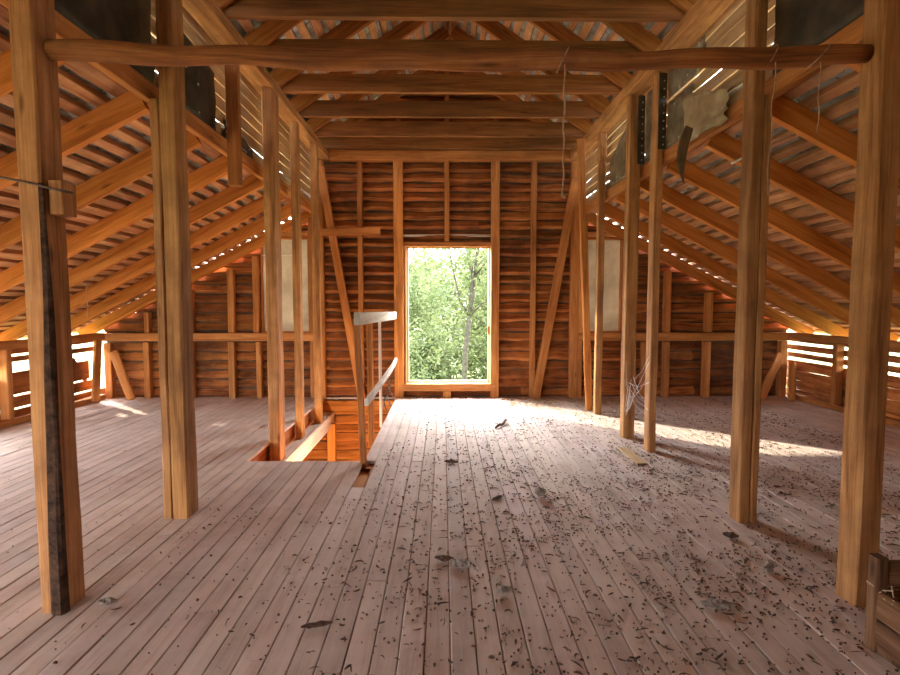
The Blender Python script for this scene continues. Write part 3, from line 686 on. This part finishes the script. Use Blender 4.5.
# ------------------------------------------------------------------ outdoors
GZ = -3.4
q = MB(); n = 40
for i in range(n):
    for j in range(n):
        def P(i, j):
            x = -60 + 120 * i / n; y = -40 + 120 * j / n
            return (x, y, GZ + .5 * noise.noise((x * .05, y * .05, 0)) + max(0, y - 25) * .045)
        q.quad([P(i, j), P(i + 1, j), P(i + 1, j + 1), P(i, j + 1)], [(0, 0)] * 4)
struct(q.build('ground', M['grass'], smooth=True), 'grassy meadow outside below the window', 'ground')
def tree(x, y, h, cr_, nl, seedv, label, leafm='leaf', crown_z=.55, trunk_r=.11, skel=None, lsz=.075, gz=None):
    rr = random.Random(seedv); gz = GZ - .1 + max(0, y - 25) * .045 if gz is None else gz
    root = tag(empty('tree', (x, y, gz)), label, 'tree', 'trees beyond the window')
    tk = MB(); tips = []
    base = Vector((x, y, gz))
    def limb(p, d, ln, r, depth):
        pts = [p]; rs = [r]; dd = d.copy()
        for k in range(5):
            dd = (dd + Vector((rr.uniform(-.16, .16), rr.uniform(-.16, .16), rr.uniform(-.03, .12)))).normalized()
            p = p + dd * ln / 5; pts.append(p); rs.append(r * (1 - .13 * (k + 1)))
            if depth: tips.append(p)
        tk.tube(pts, rs, 7 if depth < 2 else 5)
        if depth < 3:
            for b_ in range(4 if depth == 0 else 3):
                k = rr.randint(2, 5); a = rr.uniform(0, 2 * PI)
                nd_ = (dd * .6 + Vector((math.cos(a), math.sin(a), rr.uniform(.1, .7)))).normalized()
                limb(pts[k], nd_, ln * rr.uniform(.5, .7), rs[k] * .65, depth + 1)
    if skel:
        for pts, rs in skel:
            tk.tube(pts, rs, 8); tips.extend(Vector(p) for p in pts[-3:])
            limb(Vector(pts[-1]), (Vector(pts[-1]) - Vector(pts[-2])).normalized(), h * .2, rs[-1], 2)
    else: limb(base, Vector((rr.uniform(-.06, .06), 0, 1)), h * .55, trunk_r, 0)
    tk.build('trunk', M['trunk'], root, smooth=True)
    lf = MB(); cc = base + Vector((0, 0, h * crown_z))
    for i in range(nl):
        if tips and rr.random() < .6:
            c = rr.choice(tips) + Vector((rr.gauss(0, .28), rr.gauss(0, .28), rr.gauss(0, .25)))
        else:
            v = Vector((rr.gauss(0, 1), rr.gauss(0, 1), rr.gauss(0, 1))).normalized() * (rr.random() ** .4)
            k = 1 + .35 * noise.noise((v.x * 2 + seedv, v.y * 2, v.z * 2))
            c = cc + Vector((v.x * cr_ * k, v.y * cr_ * k, v.z * h * .46 * k))
        a = Vector((rr.gauss(0, 1), rr.gauss(0, 1), rr.gauss(0, .7))).normalized(); b_ = a.orthogonal().normalized(); b_ = (b_ + a.cross(b_) * rr.uniform(-2, 2)).normalized()
        s = lsz * rr.uniform(.6, 1.3)
        lf.quad([c - a * s, c + b_ * s * .45, c + a * s, c - b_ * s * .45], [(0, 0), (1, 0), (1, 1), (0, 1)])
    o = lf.build('foliage', M[leafm], root, origin=cc)
    return root
SKEL = [([(.52, 14, GZ), (.55, 14, -1.2), (.60, 14, 0), (.70, 14, .85)], [.11, .085, .07, .062]),
        ([(.70, 14, .85), (.80, 14, 1.5), (.88, 14.05, 2.4), (1.1, 14.1, 3.4), (1.2, 14.1, 4.4)], [.058, .045, .04, .03, .02]),
        ([(.70, 14, .85), (.45, 13.9, 1.25), (.30, 13.9, 1.9), (.1, 13.9, 2.9)], [.034, .028, .022, .015]),
        ([(.70, 14, .85), (1.05, 14, 1.2), (1.5, 14.1, 1.4)], [.028, .02, .014]),
        ([(.84, 14, 1.9), (1.15, 14, 2.3), (1.45, 13.9, 3.0)], [.028, .02, .014])]
tree(.7, 14, 7, 1.7, 2600, 61, 'slim forked tree seen right of centre through the central window', 'leaf', skel=SKEL, crown_z=.75, lsz=.075)
tree(-1.9, 16, 7.5, 2.4, 11000, 62, 'bushy green tree filling the left side of the central window', 'leaf2', crown_z=.5)
tree(3.4, 19, 7.5, 2.6, 10000, 63, 'green tree behind the forked tree, at the right window jamb', 'leaf', crown_z=.5)
tree(.3, 26, 9.5, 3.4, 26000, 64, 'distant pale tree in the middle of the central window', 'leaf2', crown_z=.45, lsz=.12)
for i, (bx, by, bh) in enumerate(((-1.2, 21, 4.2), (1.6, 23, 4.4), (3.6, 26, 4.8))):
    tree(bx, by, bh, 2.0, 7000, 70 + i, 'low thick bush %s, low in the window' % ('left behind the bushy tree', 'behind the forked trunk', 'farthest right among the bushes')[i], 'leaf2' if i != 1 else 'leaf', crown_z=.5, trunk_r=.06, lsz=.10)
tree(-6.5, 24, 10, 3.6, 8000, 65, 'tall distant tree hidden left of the central window', 'leaf', crown_z=.5, lsz=.11)
tree(7.5, 27, 10, 3.8, 8000, 66, 'tall distant tree hidden right of the central window', 'leaf2', crown_z=.5, lsz=.12)

# ------------------------------------------------------------------ light
SKY_GLOW, SKY_BASE = 4.2, 1.9   # hazy sky, brightest round the sun beyond the window
wd = bpy.data.worlds.new('World'); C.world = wd; wd.use_nodes = True
bg = wd.node_tree.nodes['Background']; 
wt = wd.node_tree
tc = nd(wt, 'ShaderNodeTexCoord')
dt = nd(wt, 'ShaderNodeVectorMath', operation='DOT_PRODUCT'); wt.links.new(tc.outputs['Generated'], dt.inputs[0]); dt.inputs[1].default_value = Vector((-.28, .80, .53)).normalized()
pw = nd(wt, 'ShaderNodeMath', operation='POWER', i_1=7.0, use_clamp=False)
mxx = nd(wt, 'ShaderNodeMath', operation='MAXIMUM', i_1=0.0); wt.links.new(dt.outputs['Value'], mxx.inputs[0]); wt.links.new(mxx.outputs[0], pw.inputs[0])
ma = nd(wt, 'ShaderNodeMath', operation='MULTIPLY_ADD', i_1=SKY_GLOW, i_2=SKY_BASE); wt.links.new(pw.outputs[0], ma.inputs[0])
wt.links.new(ma.outputs[0], bg.inputs[1])
bg.inputs[0].default_value = (.96, .97, 1.0, 1)
def portal(name, loc, rot, sx, sy):
    l = bpy.data.lights.new(name, 'AREA'); l.shape = 'RECTANGLE'; l.size = sx; l.size_y = sy
    l.cycles.is_portal = True
    o = bpy.data.objects.new(name, l); COL.objects.link(o); o.location = loc; o.rotation_euler = rot
portal('window_daylight', (.07, 6.86, 1.04), (-PI / 2, 0, 0), 1.1, 1.75)
portal('added_rear_opening_daylight', (-3.35, YB - .05, .95), (PI / 2, 0, 0), 2.1, 2.1)  # sampling portal for the added rear opening
portal('left_gap_daylight', (-4.40, 2.55, .34), (0, -PI / 2, 0), .46, 4.3)
sl = bpy.data.lights.new('sun', 'SUN'); sl.energy = 1.1; sl.angle = .02; sl.color = (1, .87, .68)
so = bpy.data.objects.new('sun', sl); COL.objects.link(so)
so.rotation_euler = Vector((1.27, -1.15, -.80)).to_track_quat('-Z', 'Y').to_euler(); so.location = (-8, 16, 12)
pl = bpy.data.lights.new('added_stairwell_light', 'POINT'); pl.energy = 9; pl.color = (1, .75, .45); pl.shadow_soft_size = .05  # unseen warm light, added to make the stairwell planks glow orange
po = bpy.data.objects.new('added_stairwell_light', pl); COL.objects.link(po); po.location = (-1.0, 4.9, -.9)

# ------------------------------------------------------------------ camera
cam = bpy.data.cameras.new('camera'); co = bpy.data.objects.new('camera', cam); COL.objects.link(co)
cam.sensor_width = 36; cam.lens = 36 * 530 / 900; cam.clip_start = .02
pitch = math.atan(34.5 / 530); yaw = math.atan(7 / 530)
co.location = (0, 0, 1.2); co.rotation_euler = (PI / 2 - pitch, 0, -yaw)
C.camera = co

vs = C.view_settings; vs.view_transform = 'Standard'; vs.look = 'None'; vs.gamma = 1; vs.use_curve_mapping = False
vs.exposure = 3.25
cy = C.cycles
cy.use_denoising = True; cy.max_bounces = 12; cy.diffuse_bounces = 8; cy.sample_clamp_indirect = 6; cy.transparent_max_bounces = 8
